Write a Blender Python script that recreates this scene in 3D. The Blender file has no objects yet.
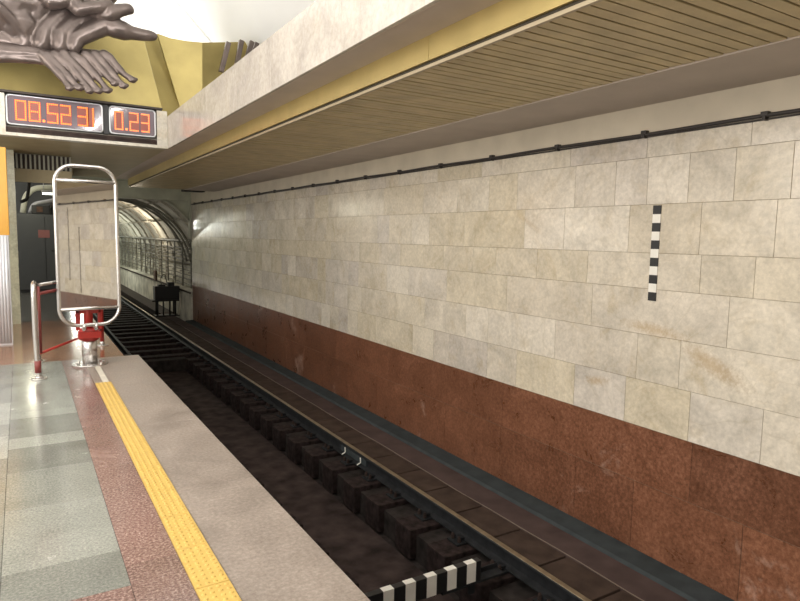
import bpy, bmesh, math, random
from mathutils import Vector, Matrix
random.seed(7)
SC = bpy.context.scene
COL = SC.collection
PI = math.pi

# ------------------------------------------------------------------ camera
# X = across the track, Y = along the track, Z = up, platform floor at z = 0, eye height 1.6 m
F, YAW, PITCH, ROLL = 620.0, 0.5481, 0.1015, -0.01852
EYE = Vector((0, 0, 1.6))
fw = Vector((math.sin(YAW)*math.cos(PITCH), math.cos(YAW)*math.cos(PITCH), -math.sin(PITCH)))
rt0 = Vector((math.cos(YAW), -math.sin(YAW), 0)); dn0 = fw.cross(rt0)
rt = rt0*math.cos(ROLL) + dn0*math.sin(ROLL); dn = -rt0*math.sin(ROLL) + dn0*math.cos(ROLL)
cam = bpy.data.cameras.new('camera'); cam.sensor_width = 36; cam.lens = F/800*36; cam.clip_end = 300
co = bpy.data.objects.new('camera', cam); COL.objects.link(co)
m = Matrix.Identity(4)
for i in range(3):
    m[i][0] = rt[i]; m[i][1] = -dn[i]; m[i][2] = -fw[i]; m[i][3] = EYE[i]
co.matrix_world = m; SC.camera = co

def at(px, py, Y):
    """the point at distance Y along the track seen at a photo position"""
    v = rt*((px-400)/F) + dn*((py-300.5)/F) + fw
    return EYE + v*(Y/v.y)

# ------------------------------------------------------------------ world, light, exposure
w = bpy.data.worlds.new('world'); SC.world = w; w.use_nodes = True
bg = w.node_tree.nodes['Background']; bg.inputs[0].default_value = (1.0, .93, .84, 1); bg.inputs[1].default_value = .70
SC.view_settings.view_transform = 'Standard'; SC.view_settings.look = 'None'
SC.view_settings.gamma = 1; SC.view_settings.use_curve_mapping = False
SC.view_settings.exposure = 0.2

def area(name, loc, target, sx, sy, power, color=(1, .93, .84)):
    l = bpy.data.lights.new(name, 'AREA'); l.shape = 'RECTANGLE'; l.size = sx; l.size_y = sy
    l.energy = power; l.color = color
    o = bpy.data.objects.new(name, l); COL.objects.link(o); o.location = loc
    d = Vector(target)-Vector(loc)
    o.rotation_euler = d.to_track_quat('-Z', 'Y').to_euler()
    return o
def point(name, loc, power, r, color):
    l = bpy.data.lights.new(name, 'POINT'); l.energy = power; l.shadow_soft_size = r; l.color = color
    o = bpy.data.objects.new(name, l); COL.objects.link(o); o.location = loc
    return o
area('hall_light', (-5.0, 2, 3.3), (4.5, 2.6, 1.3), 12, 3.4, 630)
area('hall_light', (-3.2, 1, 5.0), (-1.5, 2, 0), 3, 10, 180)
area('cove_and_fill_light', (1.2, 4.5, 3.75), (-1.5, 5.5, 7.0), .5, 13, 1150, (1, .97, .94))
area('cove_and_fill_light', (-1.0, 12.6, 3.7), (-1.5, 14.5, 6.0), 7, .4, 330, (1, .97, .94))  # added fill that whitens the end wall, no cove fitting known here
point('tunnel_light', (3.7, 26.0, 1.6), 55, .2, (1, .88, .70))
point('tunnel_light', (2.2, 32.5, 2.0), 190, .2, (.97, 1, .90))
point('tunnel_light', (2.4, 42, 2.0), 190, .2, (.92, 1, .86))
point('passage_light', (.12, 17.6, 2.45), 16, .1, (1, .95, .72))

# ------------------------------------------------------------------ materials
def newmat(name):
    m = bpy.data.materials.new(name); m.use_nodes = True
    nt = m.node_tree; b = nt.nodes['Principled BSDF']
    return m, nt, b
def N(nt, typ, **kw):
    n = nt.nodes.new(typ)
    for k, v in kw.items():
        if k.startswith('i_'):
            key = k[2:]
            key = int(key) if key.isdigit() else key.replace('_', ' ')
            n.inputs[key].default_value = v
        else: setattr(n, k, v)
    return n
def L(nt, a, b): nt.links.new(a, b)
def ramp(nt, src, stops):
    r = N(nt, 'ShaderNodeValToRGB')
    el = r.color_ramp.elements
    while len(el) < len(stops): el.new(.5)
    for e, (p, c) in zip(el, stops):
        e.position = p; e.color = (c[0], c[1], c[2], 1) if not isinstance(c, (int, float)) else (c, c, c, 1)
    L(nt, src, r.inputs[0]); return r
def mix(nt, a, b, fac, blend='MIX'):
    n = N(nt, 'ShaderNodeMix', data_type='RGBA', blend_type=blend)
    for s, v in ((n.inputs[6], a), (n.inputs[7], b), (n.inputs[0], fac)):
        if hasattr(v, 'is_output') or isinstance(v, bpy.types.NodeSocket): L(nt, v, s)
        elif isinstance(v, (int, float)): s.default_value = v
        else: s.default_value = (v[0], v[1], v[2], 1)
    return n.outputs[2]
def simple(name, col, rough=.5, metal=0, noise=.0, scale=8, bump=0, coat=0):
    m, nt, b = newmat(name)
    b.inputs['Roughness'].default_value = rough; b.inputs['Metallic'].default_value = metal
    if coat: b.inputs['Coat Weight'].default_value = coat
    tc = N(nt, 'ShaderNodeTexCoord')
    nz = N(nt, 'ShaderNodeTexNoise', i_Scale=scale, i_Detail=5.0); L(nt, tc.outputs['Object'], nz.inputs['Vector'])
    r = ramp(nt, nz.outputs[0], [(.3, [c*(1-noise) for c in col]), (.7, [min(1, c*(1+noise)) for c in col])])
    L(nt, r.outputs[0], b.inputs['Base Color'])
    if bump:
        bp = N(nt, 'ShaderNodeBump', i_Strength=bump, i_Distance=.01); L(nt, nz.outputs[0], bp.inputs['Height']); L(nt, bp.outputs[0], b.inputs['Normal'])
    return m
def emit(name, col, s):
    m, nt, b = newmat(name); b.inputs['Base Color'].default_value = (*col, 1)
    b.inputs['Emission Color'].default_value = (*col, 1); b.inputs['Emission Strength'].default_value = s
    return m

def marble_mat(name, light, tan, grey, rough=.28, vein=(.42, .33, .19), scale=1.0, stains=()):
    """polished limestone slabs; every slab has its own tone (attribute 'tone')"""
    m, nt, b = newmat(name); b.inputs['Roughness'].default_value = rough
    at_ = N(nt, 'ShaderNodeAttribute', attribute_name='tone')
    sep = N(nt, 'ShaderNodeSeparateColor'); L(nt, at_.outputs['Color'], sep.inputs[0])
    tc = N(nt, 'ShaderNodeTexCoord')
    off = N(nt, 'ShaderNodeVectorMath', operation='MULTIPLY_ADD'); L(nt, at_.outputs['Color'], off.inputs[0])
    off.inputs[1].default_value = (31, 17, 23); L(nt, tc.outputs['Object'], off.inputs[2])
    base = mix(nt, light, tan, sep.outputs[0])
    g = N(nt, 'ShaderNodeMath', operation='POWER'); L(nt, sep.outputs[1], g.inputs[0]); g.inputs[1].default_value = 2.2
    base = mix(nt, base, grey, g.outputs[0])
    n1 = N(nt, 'ShaderNodeTexNoise', i_Scale=2.2*scale, i_Detail=8.0, i_Roughness=.62, i_Distortion=.8); L(nt, off.outputs[0], n1.inputs['Vector'])
    r1 = ramp(nt, n1.outputs[0], [(.28, .76), (.5, .97), (.72, 1.14)])
    base = mix(nt, base, r1.outputs[0], 1.0, 'MULTIPLY')
    # soft tan clouds
    n2 = N(nt, 'ShaderNodeTexNoise', i_Scale=1.7*scale, i_Detail=5.0, i_Roughness=.6, i_Distortion=1.6); L(nt, off.outputs[0], n2.inputs['Vector'])
    r2 = ramp(nt, n2.outputs[0], [(.54, 0.0), (.74, .45)])
    base = mix(nt, base, vein, r2.outputs[0])
    # fine mottling
    n3 = N(nt, 'ShaderNodeTexNoise', i_Scale=26.0*scale, i_Detail=6.0, i_Roughness=.7); L(nt, off.outputs[0], n3.inputs['Vector'])
    r3 = ramp(nt, n3.outputs[0], [(.34, .80), (.66, 1.12)])
    base = mix(nt, base, r3.outputs[0], .75, 'MULTIPLY')
    # thin veins
    n4 = N(nt, 'ShaderNodeTexNoise', i_Scale=1.3*scale, i_Detail=3.0, i_Distortion=2.4); L(nt, off.outputs[0], n4.inputs['Vector'])
    r4 = ramp(nt, n4.outputs[0], [(.47, 0.0), (.5, .16), (.53, 0.0)])
    base = mix(nt, base, [c*.8 for c in vein], r4.outputs[0])
    for (cx, cy, cz, rx, ry, rz, tilt) in stains:
        mp = N(nt, 'ShaderNodeMapping', vector_type='TEXTURE'); mp.inputs['Location'].default_value = (cx, cy, cz)
        mp.inputs['Rotation'].default_value = (tilt, 0, 0); mp.inputs['Scale'].default_value = (rx, ry, rz)
        L(nt, tc.outputs['Object'], mp.inputs[0])
        ln = N(nt, 'ShaderNodeVectorMath', operation='LENGTH'); L(nt, mp.outputs[0], ln.inputs[0])
        ad = N(nt, 'ShaderNodeMath', operation='MULTIPLY_ADD'); L(nt, n3.outputs[0], ad.inputs[0]); ad.inputs[1].default_value = 1.6; L(nt, ln.outputs[1], ad.inputs[2])
        rr = ramp(nt, ad.outputs[0], [(.75, .55 if cz < 1 else .25), (1.0, 0.0)])
        hh = N(nt, 'ShaderNodeMath', operation='MULTIPLY'); L(nt, ad.outputs[0], hh.inputs[0]); hh.inputs[1].default_value = .5
        L(nt, hh.outputs[0], rr.inputs[0]); rr.color_ramp.elements[0].position = .5; rr.color_ramp.elements[1].position = .95
        base = mix(nt, base, (.40, .27, .13), rr.outputs[0])
    L(nt, base, b.inputs['Base Color'])
    rg = ramp(nt, n1.outputs[0], [(.3, rough*.8), (.7, rough*1.35)]); L(nt, rg.outputs[0], b.inputs['Roughness'])
    bp = N(nt, 'ShaderNodeBump', i_Strength=.12, i_Distance=.004); L(nt, n3.outputs[0], bp.inputs['Height']); L(nt, bp.outputs[0], b.inputs['Normal'])
    return m

def granite_mat(name, cols, rough=.2, scale=60, tonevar=.25, blotch=.2, white=0, coat=0):
    m, nt, b = newmat(name)
    at_ = N(nt, 'ShaderNodeAttribute', attribute_name='tone')
    sep = N(nt, 'ShaderNodeSeparateColor'); L(nt, at_.outputs['Color'], sep.inputs[0])
    tc = N(nt, 'ShaderNodeTexCoord')
    v = N(nt, 'ShaderNodeTexNoise', i_Scale=float(scale), i_Detail=4.0, i_Roughness=.75); L(nt, tc.outputs['Object'], v.inputs['Vector'])
    r = ramp(nt, v.outputs[0], [(.32, cols[0]), (.5, cols[1]), (.68, cols[2])])
    n2 = N(nt, 'ShaderNodeTexNoise', i_Scale=2.4, i_Detail=7.0, i_Roughness=.65, i_Distortion=.6); L(nt, tc.outputs['Object'], n2.inputs['Vector'])
    r2 = ramp(nt, n2.outputs[0], [(.3, 1-blotch), (.7, 1+blotch)])
    base = mix(nt, r.outputs[0], r2.outputs[0], 1.0, 'MULTIPLY')
    rt_ = ramp(nt, sep.outputs[0], [(0, 1-tonevar), (1, 1+tonevar)])
    base = mix(nt, base, rt_.outputs[0], 1.0, 'MULTIPLY')
    if white:
        n5 = N(nt, 'ShaderNodeTexNoise', i_Scale=1.1, i_Detail=6.0, i_Roughness=.7, i_Distortion=.5); L(nt, tc.outputs['Object'], n5.inputs['Vector'])
        r5 = ramp(nt, n5.outputs[0], [(.60, 0.0), (.72, white)])
        base = mix(nt, base, (.62, .46, .38), r5.outputs[0])
    L(nt, base, b.inputs['Base Color'])
    rg = ramp(nt, n2.outputs[0], [(.3, rough*.8), (.7, rough*1.4)]); L(nt, rg.outputs[0], b.inputs['Roughness'])
    if coat: b.inputs['Coat Weight'].default_value = coat; b.inputs['Coat Roughness'].default_value = .12
    return m

M = {}
M['marble'] = marble_mat('marble', (.70, .645, .55), (.62, .55, .42), (.56, .51, .45), rough=.17,
    stains=((4.55, 2.78, .655, .5, .32, .085, .42), (4.55, 3.32, .86, .5, .35, .06, .1), (4.55, 3.9, .30, .5, .16, .05, -.2), (4.55, 4.9, 1.78, .5, .28, .035, .5)))
M['parapet'] = marble_mat('parapet_marble', (.53, .49, .44), (.51, .465, .405), (.475, .44, .40), rough=.16, vein=(.5, .43, .34), scale=.8)
M['bulkhead'] = marble_mat('bulkhead_marble', (.56, .53, .46), (.53, .49, .42), (.48, .45, .40), rough=.5)
M['pier'] = marble_mat('pier_marble', (.55, .56, .42), (.50, .48, .34), (.30, .30, .26), rough=.25, scale=1.5)
M['redgran'] = granite_mat('red_wall_granite', [(.10, .040, .020), (.165, .068, .037), (.235, .11, .064)], rough=.30, scale=34, tonevar=.19, blotch=.22, white=.45)
M['floorgrey'] = granite_mat('grey_floor_granite', [(.135, .145, .13), (.215, .225, .20), (.32, .325, .285)], rough=.20, scale=75, tonevar=.36, blotch=.16, coat=.3)
M['floorred'] = granite_mat('red_floor_granite', [(.085, .045, .038), (.19, .112, .095), (.42, .31, .26)], rough=.22, scale=70, tonevar=.12, blotch=.14, coat=.3)
M['floorbrown'] = granite_mat('brown_floor_granite', [(.22, .10, .05), (.34, .17, .09), (.45, .27, .16)], rough=.14, scale=60, tonevar=.1, blotch=.15, coat=.4)
M['floordark'] = granite_mat('dark_floor_granite', [(.08, .085, .08), (.13, .13, .12), (.19, .19, .17)], rough=.2, scale=60, tonevar=.1)
M['edge'] = granite_mat('worn_edge_granite', [(.205, .167, .142), (.27, .225, .192), (.345, .30, .26)], rough=.36, scale=45, tonevar=.05, blotch=.2)
M['plaster'] = simple('pale_plaster', (.60, .54, .43), .7, 0, .08, 3, .1)
M['olive'] = simple('olive_plaster', (.40, .35, .22), .6, 0, .08, 3)
M['soffit'] = simple('taupe_plaster', (.56, .49, .43), .7, 0, .06, 3)
M['greenplaster'] = simple('greenish_plaster', (.56, .57, .47), .7, 0, .15, 3)
M['vault'] = simple('white_vault_paint', (.86, .87, .86), .6, 0, .02, 1)
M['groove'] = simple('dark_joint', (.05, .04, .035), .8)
M['joint'] = simple('wall_joint', (.30, .25, .18), .8)
M['slat'] = simple('olive_slats', (.53, .43, .24), .42, .25, .14, 5)
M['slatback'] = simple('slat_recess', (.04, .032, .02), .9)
M['brass'] = simple('yellow_brass_trim', (.50, .39, .16), .38, .55, .08, 4)
M['alutrim'] = simple('pale_metal_trim', (.42, .35, .24), .4, .3)
M['brasspanel'] = simple('gold_brass_panel', (.40, .325, .125), .42, .6, .12, 2.5, .15)
M['bronze'] = simple('brown_bronze', (.135, .108, .098), .30, .65, .2, 6, .25)
M['steel'] = simple('brushed_steel', (.62, .60, .58), .27, .9, .05, 12)
M['red'] = simple('red_paint', (.36, .025, .018), .38, 0, .1, 8)
M['darkred'] = simple('dull_red_paint', (.20, .035, .03), .45, 0, .1, 8)
M['yellow'] = simple('yellow_tactile', (.54, .36, .09), .5, 0, .07, 14)
M['whitestrip'] = simple('worn_white_strip', (.58, .54, .46), .6, 0, .12, 10)
M['wire'] = simple('dusty_wire', (.17, .13, .10), .7)
M['black'] = simple('black_paint', (.012, .012, .013), .45)
M['white'] = simple('white_paint', (.78, .76, .70), .5, 0, .05, 12)
M['cable'] = simple('black_cable', (.035, .03, .028), .5)
M['rail'] = simple('dark_rail_steel', (.020, .021, .023), .6, 0, .3, 12)
M['railhead'] = simple('polished_rail_head', (.34, .29, .20), .38, .8, .2, 10)
M['sleeper'] = simple('dirty_sleeper_wood', (.026, .018, .017), .8, 0, .6, 14, .9)
M['sleeper_top'] = simple('brown_dusty_concrete', (.056, .038, .030), .85, 0, .3, 6, .4)
M['bed'] = simple('dark_trackbed', (.030, .025, .023), .9, 0, .5, 8, .6)
M['trough'] = simple('brown_trough_concrete', (.046, .033, .030), .85, 0, .55, 4.5, .5)
M['ledge'] = simple('purple_brown_concrete', (.076, .053, .049), .85, 0, .22, 4, .3)
M['curb'] = simple('blue_grey_curb', (.044, .052, .055), .8, 0, .2, 6, .2)
M['rustdark'] = simple('dark_rusty_channel', (.045, .032, .028), .6, .2, .3, 8)
M['rust'] = simple('rusty_steel', (.10, .055, .035), .7, .2, .4, 10)
M['cabinet'] = simple('dark_grey_cabinet', (.075, .080, .082), .5, 0, .06, 4)
M['orange'] = simple('orange_panel', (.52, .26, .02), .35, 0, .05, 3)
M['ribwhite'] = simple('white_ribbed_metal', (.62, .63, .66), .4, .2, .05, 6)
M['tunnel'] = simple('whitewashed_lining', (.60, .58, .50), .8, 0, .35, 2.0, .5)
M['tunnelrib'] = simple('lining_rib', (.47, .44, .37), .8, 0, .4, 6, .3)
M['tcable'] = simple('dusty_cable', (.20, .19, .155), .6, 0, .3, 6)
M['led'] = emit('orange_led', (1.0, .16, .02), 2.2)
M['led_washed'] = emit('glare_washed_led', (1.0, .22, .06), 1.5)  # paler, dimmer digits: glare on the second display put into the colour
M['tube2'] = emit('tunnel_lamp_tube', (1.0, 1.0, .85), 24.0)
M['tube'] = emit('fluorescent_tube', (.95, 1.0, .85), 5.0)
M['glassdark'] = simple('display_glass', (.14, .11, .13), .10, 0, 0, 1, 0, .6)
M['frame_alu'] = simple('grey_aluminium_frame', (.50, .52, .54), .35, .7)
M['signred'] = simple('faded_red_print', (.30, .12, .11), .6)
M['grillebar'] = simple('grey_grille_bar', (.30, .30, .24), .5, .3)
for k_ in ('bed', 'trough', 'sleeper', 'sleeper_top', 'ledge', 'curb', 'rail', 'rustdark'):
    M[k_].node_tree.nodes['Principled BSDF'].inputs['Specular IOR Level'].default_value = .12
m_, nt_, b_ = newmat('mirror_glass'); b_.inputs['Base Color'].default_value = (.86, .84, .80, 1); b_.inputs['Metallic'].default_value = 1; b_.inputs['Roughness'].default_value = .02
M['mirror'] = m_

# ------------------------------------------------------------------ mesh helpers
def link(name, bm, mat, parent=None, smooth=False):
    me = bpy.data.meshes.new(name)
    bmesh.ops.recalc_face_normals(bm, faces=bm.faces[:])
    bm.to_mesh(me); bm.free()
    for mm in (mat if isinstance(mat, (list, tuple)) else [mat]): me.materials.append(mm)
    if smooth:
        for p in me.polygons: p.use_smooth = True
    o = bpy.data.objects.new(name, me); COL.objects.link(o)
    if parent is not None: o.parent = parent
    return o
def BM(): return bmesh.new()
def box(bm, x0, x1, y0, y1, z0, z1, bev=0, mi=0):
    n0 = len(bm.faces)
    g = bmesh.ops.create_cube(bm, size=1)
    vs = g['verts']
    for v in vs: v.co = Vector(((x0+x1)/2+v.co.x*(x1-x0), (y0+y1)/2+v.co.y*(y1-y0), (z0+z1)/2+v.co.z*(z1-z0)))
    if bev:
        es = list({e for v in vs for e in v.link_edges})
        bmesh.ops.bevel(bm, geom=es, offset=bev, segments=2, affect='EDGES', profile=.7)
    bm.faces.ensure_lookup_table()
    for f in bm.faces[n0:]: f.material_index = mi
    return vs
def tube(bm, pts, r, seg=12, caps=True, closed=False, mi=0):
    """swept round tube through points"""
    pts = [Vector(p) for p in pts]; n = len(pts)
    rr = r if isinstance(r, (list, tuple)) else [r]*n
    rings = []; prev = None
    for i, p in enumerate(pts):
        if closed: t = (pts[(i+1) % n]-pts[i-1])
        else: t = (pts[min(i+1, n-1)]-pts[max(i-1, 0)])
        t.normalize()
        if prev is None:
            a = Vector((0, 0, 1)) if abs(t.z) < .9 else Vector((1, 0, 0))
            u = t.cross(a).normalized()
        else:
            u = (prev - t*prev.dot(t)).normalized()
        prev = u; v = t.cross(u)
        rings.append([bm.verts.new(p+(u*math.cos(2*PI*k/seg)+v*math.sin(2*PI*k/seg))*rr[i]) for k in range(seg)])
    m_ = n if closed else n-1
    for i in range(m_):
        a, b = rings[i], rings[(i+1) % n]
        for k in range(seg):
            f = bm.faces.new((a[k], a[(k+1) % seg], b[(k+1) % seg], b[k])); f.smooth = True; f.material_index = mi
    if caps and not closed:
        bm.faces.new(rings[0][::-1]); bm.faces.new(rings[-1])
def cyl(bm, x, y, z0, z1, r, seg=24, r2=None):
    tube(bm, [(x, y, z0), (x, y, z1)], [r, r if r2 is None else r2], seg)
def fillet(pts, rad, n=5):
    """round the inner corners of a polyline"""
    pts = [Vector(p) for p in pts]; out = [pts[0]]
    for i in range(1, len(pts)-1):
        a = (pts[i-1]-pts[i]); b = (pts[i+1]-pts[i]); d = min(rad, a.length*.49, b.length*.49)
        p0 = pts[i]+a.normalized()*d; p2 = pts[i]+b.normalized()*d
        for k in range(n+1):
            t = k/n; out.append(p0*(1-t)**2+pts[i]*2*t*(1-t)+p2*t*t)
    out.append(pts[-1]); return out
def quad(bm, *ps, mi=0):
    f = bm.faces.new([bm.verts.new(Vector(p)) for p in ps]); f.material_index = mi; return f
def prism(bm, poly, axis, a, b):
    """extrude a 2D outline along an axis ('x','y' or 'z') from a to b"""
    def P(u, v, w): return {'x': (w, u, v), 'y': (u, w, v), 'z': (u, v, w)}[axis]
    A = [bm.verts.new(P(u, v, a)) for u, v in poly]; B = [bm.verts.new(P(u, v, b)) for u, v in poly]
    bm.faces.new(A[::-1]); bm.faces.new(B)
    for i in range(len(poly)): bm.faces.new((A[i], A[(i+1) % len(poly)], B[(i+1) % len(poly)], B[i]))
def empty(name, loc=(0, 0, 0), rz=0):
    o = bpy.data.objects.new(name, None); o.empty_display_size = .1; COL.objects.link(o); o.location = loc; o.rotation_euler = (0, 0, rz); return o
def tag(o, label, cat, group=None, kind=None):
    o['label'] = label; o['category'] = cat
    if group: o['group'] = group
    if kind: o['kind'] = kind
    return o
def struct(name, bm, mat, label=None, smooth=False):
    o = link(name, bm, mat, None, smooth); o['kind'] = 'structure'
    if label: o['label'] = label
    return o
def slabs(name, rects, to3d, thick, mat, label, gap=.003, backing=None):
    """one slab-clad surface: rects = (u0,u1,v0,v1,tone or None); to3d maps u,v,d to a point; every slab carries its own tone"""
    bm = BM(); lay = bm.loops.layers.float_color.new('tone')
    for r in rects:
        u0, u1, v0, v1 = r[:4]; tn = r[4] if len(r) > 4 else None
        t = tn if tn is not None else (random.random(), random.random(), random.random())
        g = gap/2; c = .0012
        A = [to3d(u, v, c) for u, v in ((u0+g, v0+g), (u1-g, v0+g), (u1-g, v1-g), (u0+g, v1-g))]
        B = [to3d(u, v, 0) for u, v in ((u0+g+c, v0+g+c), (u1-g-c, v0+g+c), (u1-g-c, v1-g-c), (u0+g+c, v1-g-c))]
        D = [to3d(u, v, thick) for u, v in ((u0+g, v0+g), (u1-g, v0+g), (u1-g, v1-g), (u0+g, v1-g))]
        VA = [bm.verts.new(p) for p in A]; VB = [bm.verts.new(p) for p in B]; VD = [bm.verts.new(p) for p in D]
        fs = [bm.faces.new(VB)]
        for i in range(4):
            fs.append(bm.faces.new((VA[i], VA[(i+1) % 4], VB[(i+1) % 4], VB[i])))
            fs.append(bm.faces.new((VD[i], VD[(i+1) % 4], VA[(i+1) % 4], VA[i])))
        for f in fs:
            for lp in f.loops: lp[lay] = (t[0], t[1], t[2], 1)
    return struct(name, bm, mat, label)

# ================================================================== SETTING
WX = 4.55           # track wall
Y0, Y1 = -7.0, 20.0
# ---- right wall: limestone courses over red granite
courses = [
 (2.308, 2.500, [2.607, 3.489, 4.35, 5.351]),
 (1.915, 2.308, [-.4, .35, 1.1, 1.75, 2.304, 2.709, 3.084, 3.466, 3.80, 4.274, 5.09, 5.56]),
 (1.507, 1.915, [.3, 1.3, 2.386, 2.957, 3.629, 4.39, 4.955]),
 (1.203, 1.507, [.6, 1.5, 2.508, 2.931, 4.075, 4.75, 5.4]),
 (.808, 1.203, [.0, 1.3, 2.68, 4.0, 5.2, 6.335]),
 (.408, .808, [1.0, 2.0, 3.06, 3.473, 4.45, 5.5]),
 (.0, .408, [.6, 1.5, 2.369, 2.946, 3.572, 4.17, 5.0, 5.5]),
]
rects = []
for z0, z1, js in courses:
    y = js[0]
    ys = [y]
    while ys[0] > Y0: ys.insert(0, ys[0]-random.uniform(.4, 1.0))
    ys += js[1:]
    while ys[-1] < Y1: ys.append(ys[-1]+random.choice([.35, .42, .5, .6, .62, .75, .9, 1.05]))
    ys[-1] = Y1
    for a, b in zip(ys[:-1], ys[1:]):
        if b-a < .05: continue
        tone = (random.random()**1.3, random.random(), random.random())
        if 1.2 < z0 < 1.3: tone = (.55+.45*random.random(), random.random()*.6, random.random())
        rects.append((a, b, z0, z1, tone))
slabs('wall_right', rects, lambda u, v, d: (WX+d, u, v), .03, M['marble'], 'polished cream limestone slabs cladding the track wall', .003)
rr = []
def redrow(z0, z1, js, step):
    ys = js[:]
    while ys[0] > Y0: ys.insert(0, ys[0]-random.uniform(*step))
    while ys[-1] < Y1: ys.append(ys[-1]+random.uniform(*step))
    ys[-1] = Y1
    for a, b in zip(ys[:-1], ys[1:]):
        t_ = 1.0 if (z0 < -1 and a < 2.44 < b+.02) else random.random()*.6
        rr.append((a, b, z0, z1, (t_, random.random(), random.random())))
redrow(-.50, 0, [.2, 2.9, 5.2, 7.75], (1.4, 2.2)); redrow(-1.12, -.50, [1.3, 2.451, 3.43, 4.10, 5.22, 6.3, 8.1], (.6, 1.4))
slabs('wall_right', rr, lambda u, v, d: (WX+d, u, v), .03, M['redgran'], 'red granite base course of the track wall', .004)
bm = BM(); box(bm, WX+.008, WX+.3, Y0, Y1, -1.9, 2.499); struct('wall_right', bm, M['joint'], 'mortar backing behind the wall slabs')
bm = BM(); box(bm, WX, WX+.3, Y0, Y1, 2.501, 3.3); struct('wall_right', bm, M['plaster'], 'pale plaster strip above the cable')
# ---- plaster soffit beam above the wall
bm = BM(); box(bm, 3.735, WX-.001, Y0, Y1-2.75, 2.745, 3.3); struct('ceiling', bm, M['soffit'], 'taupe plaster beam beside the slatted ceiling')
# ---- slat ceiling over the track
bm = BM(); y = Y0
while y < 17.2:
    dz = random.uniform(-.0025, .0025); box(bm, 2.415, 3.733, y, y+.079, 2.754+dz, 2.768, .003); y += .0935
struct('ceiling', bm, M['slat'], 'olive metal slat ceiling over the track')
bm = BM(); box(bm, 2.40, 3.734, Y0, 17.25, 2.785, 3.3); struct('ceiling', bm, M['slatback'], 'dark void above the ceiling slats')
# ---- brass fascia and thin pale angle under it
bm = BM(); y = 3.578-4.1*2
while y < 17.2:
    y2 = min(y+4.1, 17.25); box(bm, 2.372, 2.394, max(y, Y0)+.002, y2-.002, 2.782, 2.945, .002); y = y2
struct('trim_1', bm, M['brass'], 'long yellow brass fascia strip')
bm = BM(); box(bm, 2.392, 2.416, Y0, 17.25, 2.742, 2.764, .002); struct('trim_2', bm, M['alutrim'], 'thin pale metal angle under the brass fascia')
bm = BM(); box(bm, 2.396, 2.402, Y0, 17.25, 2.765, 2.94); struct('trim_2', bm, M['slatback'])
# ---- parapet of the gallery beam (clad in pale marble)
PX, PB, PT, CY = 2.05, 2.937, 3.44, 10.55
rects = []; y = CY
while y > Y0:
    d = random.choice([1.1, 1.3, 1.5]); rects.append((max(y-d, Y0), y, PB, PT, (random.random()*.5, random.random()*.5, random.random()))); y -= d
slabs('wall_left', rects, lambda u, v, d: (PX+d, u, v), .03, M['parapet'], 'pale polished marble face of the overhead beam', .003)
bm = BM(); box(bm, PX+.006, 2.44, Y0, CY+.8, PB+.006, PT-.004); box(bm, PX+.006, 2.371, CY+.8, 17.25, PB+.006, 3.3)
struct('ceiling', bm, M['soffit'], 'taupe underside of the overhead beam')
bm = BM(); box(bm, -1.6, PX+.006, CY+.16, 17.25, PB+.006, 3.25); struct('ceiling', bm, M['olive'], 'low ceiling of the service passage behind the clocks')
# ---- bulkhead carrying the clocks
bm = BM()
box(bm, -1.6, -.128, CY, CY+.2, PB, 3.515); box(bm, 1.895, PX, CY, CY+.2, PB, 3.515)
box(bm, -.128, 1.895, CY, CY+.2, PB, PB+.045); box(bm, -.128, 1.895, CY+.12, CY+.2, PB+.045, 3.515)
struct('wall_back', bm, M['bulkhead'], 'marble clad bulkhead over the passage')
# dark rail under the clocks
bm = BM(); box(bm, -.126, 1.893, CY+.02, CY+.119, PB+.05, PB+.125); box(bm, -.126, 1.893, CY+.005, CY+.02, PB+.09, PB+.10)
for x in (.49, 1.29, 1.82): tube(bm, [(x, CY+.022, PB+.09), (x, CY-.004, PB+.09)], .016, 10)
struct('trim_3', bm, M['rustdark'], 'dark rusty rail below the clocks')
bm = BM(); box(bm, 1.132, 1.203, CY+.03, CY+.119, 3.085, 3.514); struct('trim_3', bm, M['black'], 'black box painted for the shade between the two clocks')  # solid black box puts the shade of the gap into colour
bm = BM(); prism(bm, [(-1.6, 3.53), (1.98, 3.53), (1.98, 3.56), (-1.6, 3.56)], 'y', CY-.02, CY+.2); struct('trim_4', bm, M['groove'], 'dark strip above the clocks')  # thin dark bar just above the bulkhead top

# ---- folded gold relief wall behind the bronze hands
def panel(poly, thick):
    """flat facet: the first three corners (photo x, y, distance along the track) fix its plane, the others lie in it"""
    p = [at(*q) for q in poly[:3]]; nn = (p[1]-p[0]).cross(p[2]-p[0]).normalized()
    for q in poly[3:]:
        d = at(q[0], q[1], 10)-EYE; p.append(EYE+d*((p[0]-EYE).dot(nn)/d.dot(nn)))
    bm = BM(); A = [bm.verts.new(q) for q in p]; B = [bm.verts.new(q+Vector((0, thick, 0))) for q in p]
    bm.faces.new(A); bm.faces.new(B[::-1])
    for i in range(len(A)): bm.faces.new((A[i], B[i], B[(i+1) % len(A)], A[(i+1) % len(A)]))
    return link('panel', bm, M['brasspanel'], gold)
gold = tag(empty('relief_wall', (1.2, 10.9, 3.56)), 'folded golden brass relief screen standing above the station clocks', 'relief wall')
panel([(-60, 92, 10.8), (165, 120, 10.8), (143, 37, 11.0), (120, 20), (-60, 0)], .06)
panel([(165, 120, 10.8), (183, 117, 11.02), (157.5, 33.5, 11.35), (143, 36)], .06)
panel([(183, 117, 11.02), (202.3, 108, 10.95), (202.3, 42.5, 11.0), (187, 41), (170, 38), (157.5, 33.5)], .06)
panel([(202.3, 108, 10.95), (202.3, 42.5, 11.0), (240, 42, 11.5), (272, 38), (290, 60), (250, 90)], .06)
rays = tag(empty('bronze_rays', (2.9, 10.9, 3.56)), 'mauve bronze ray bars slanting in front of the gold screen', 'sculpture')
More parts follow.
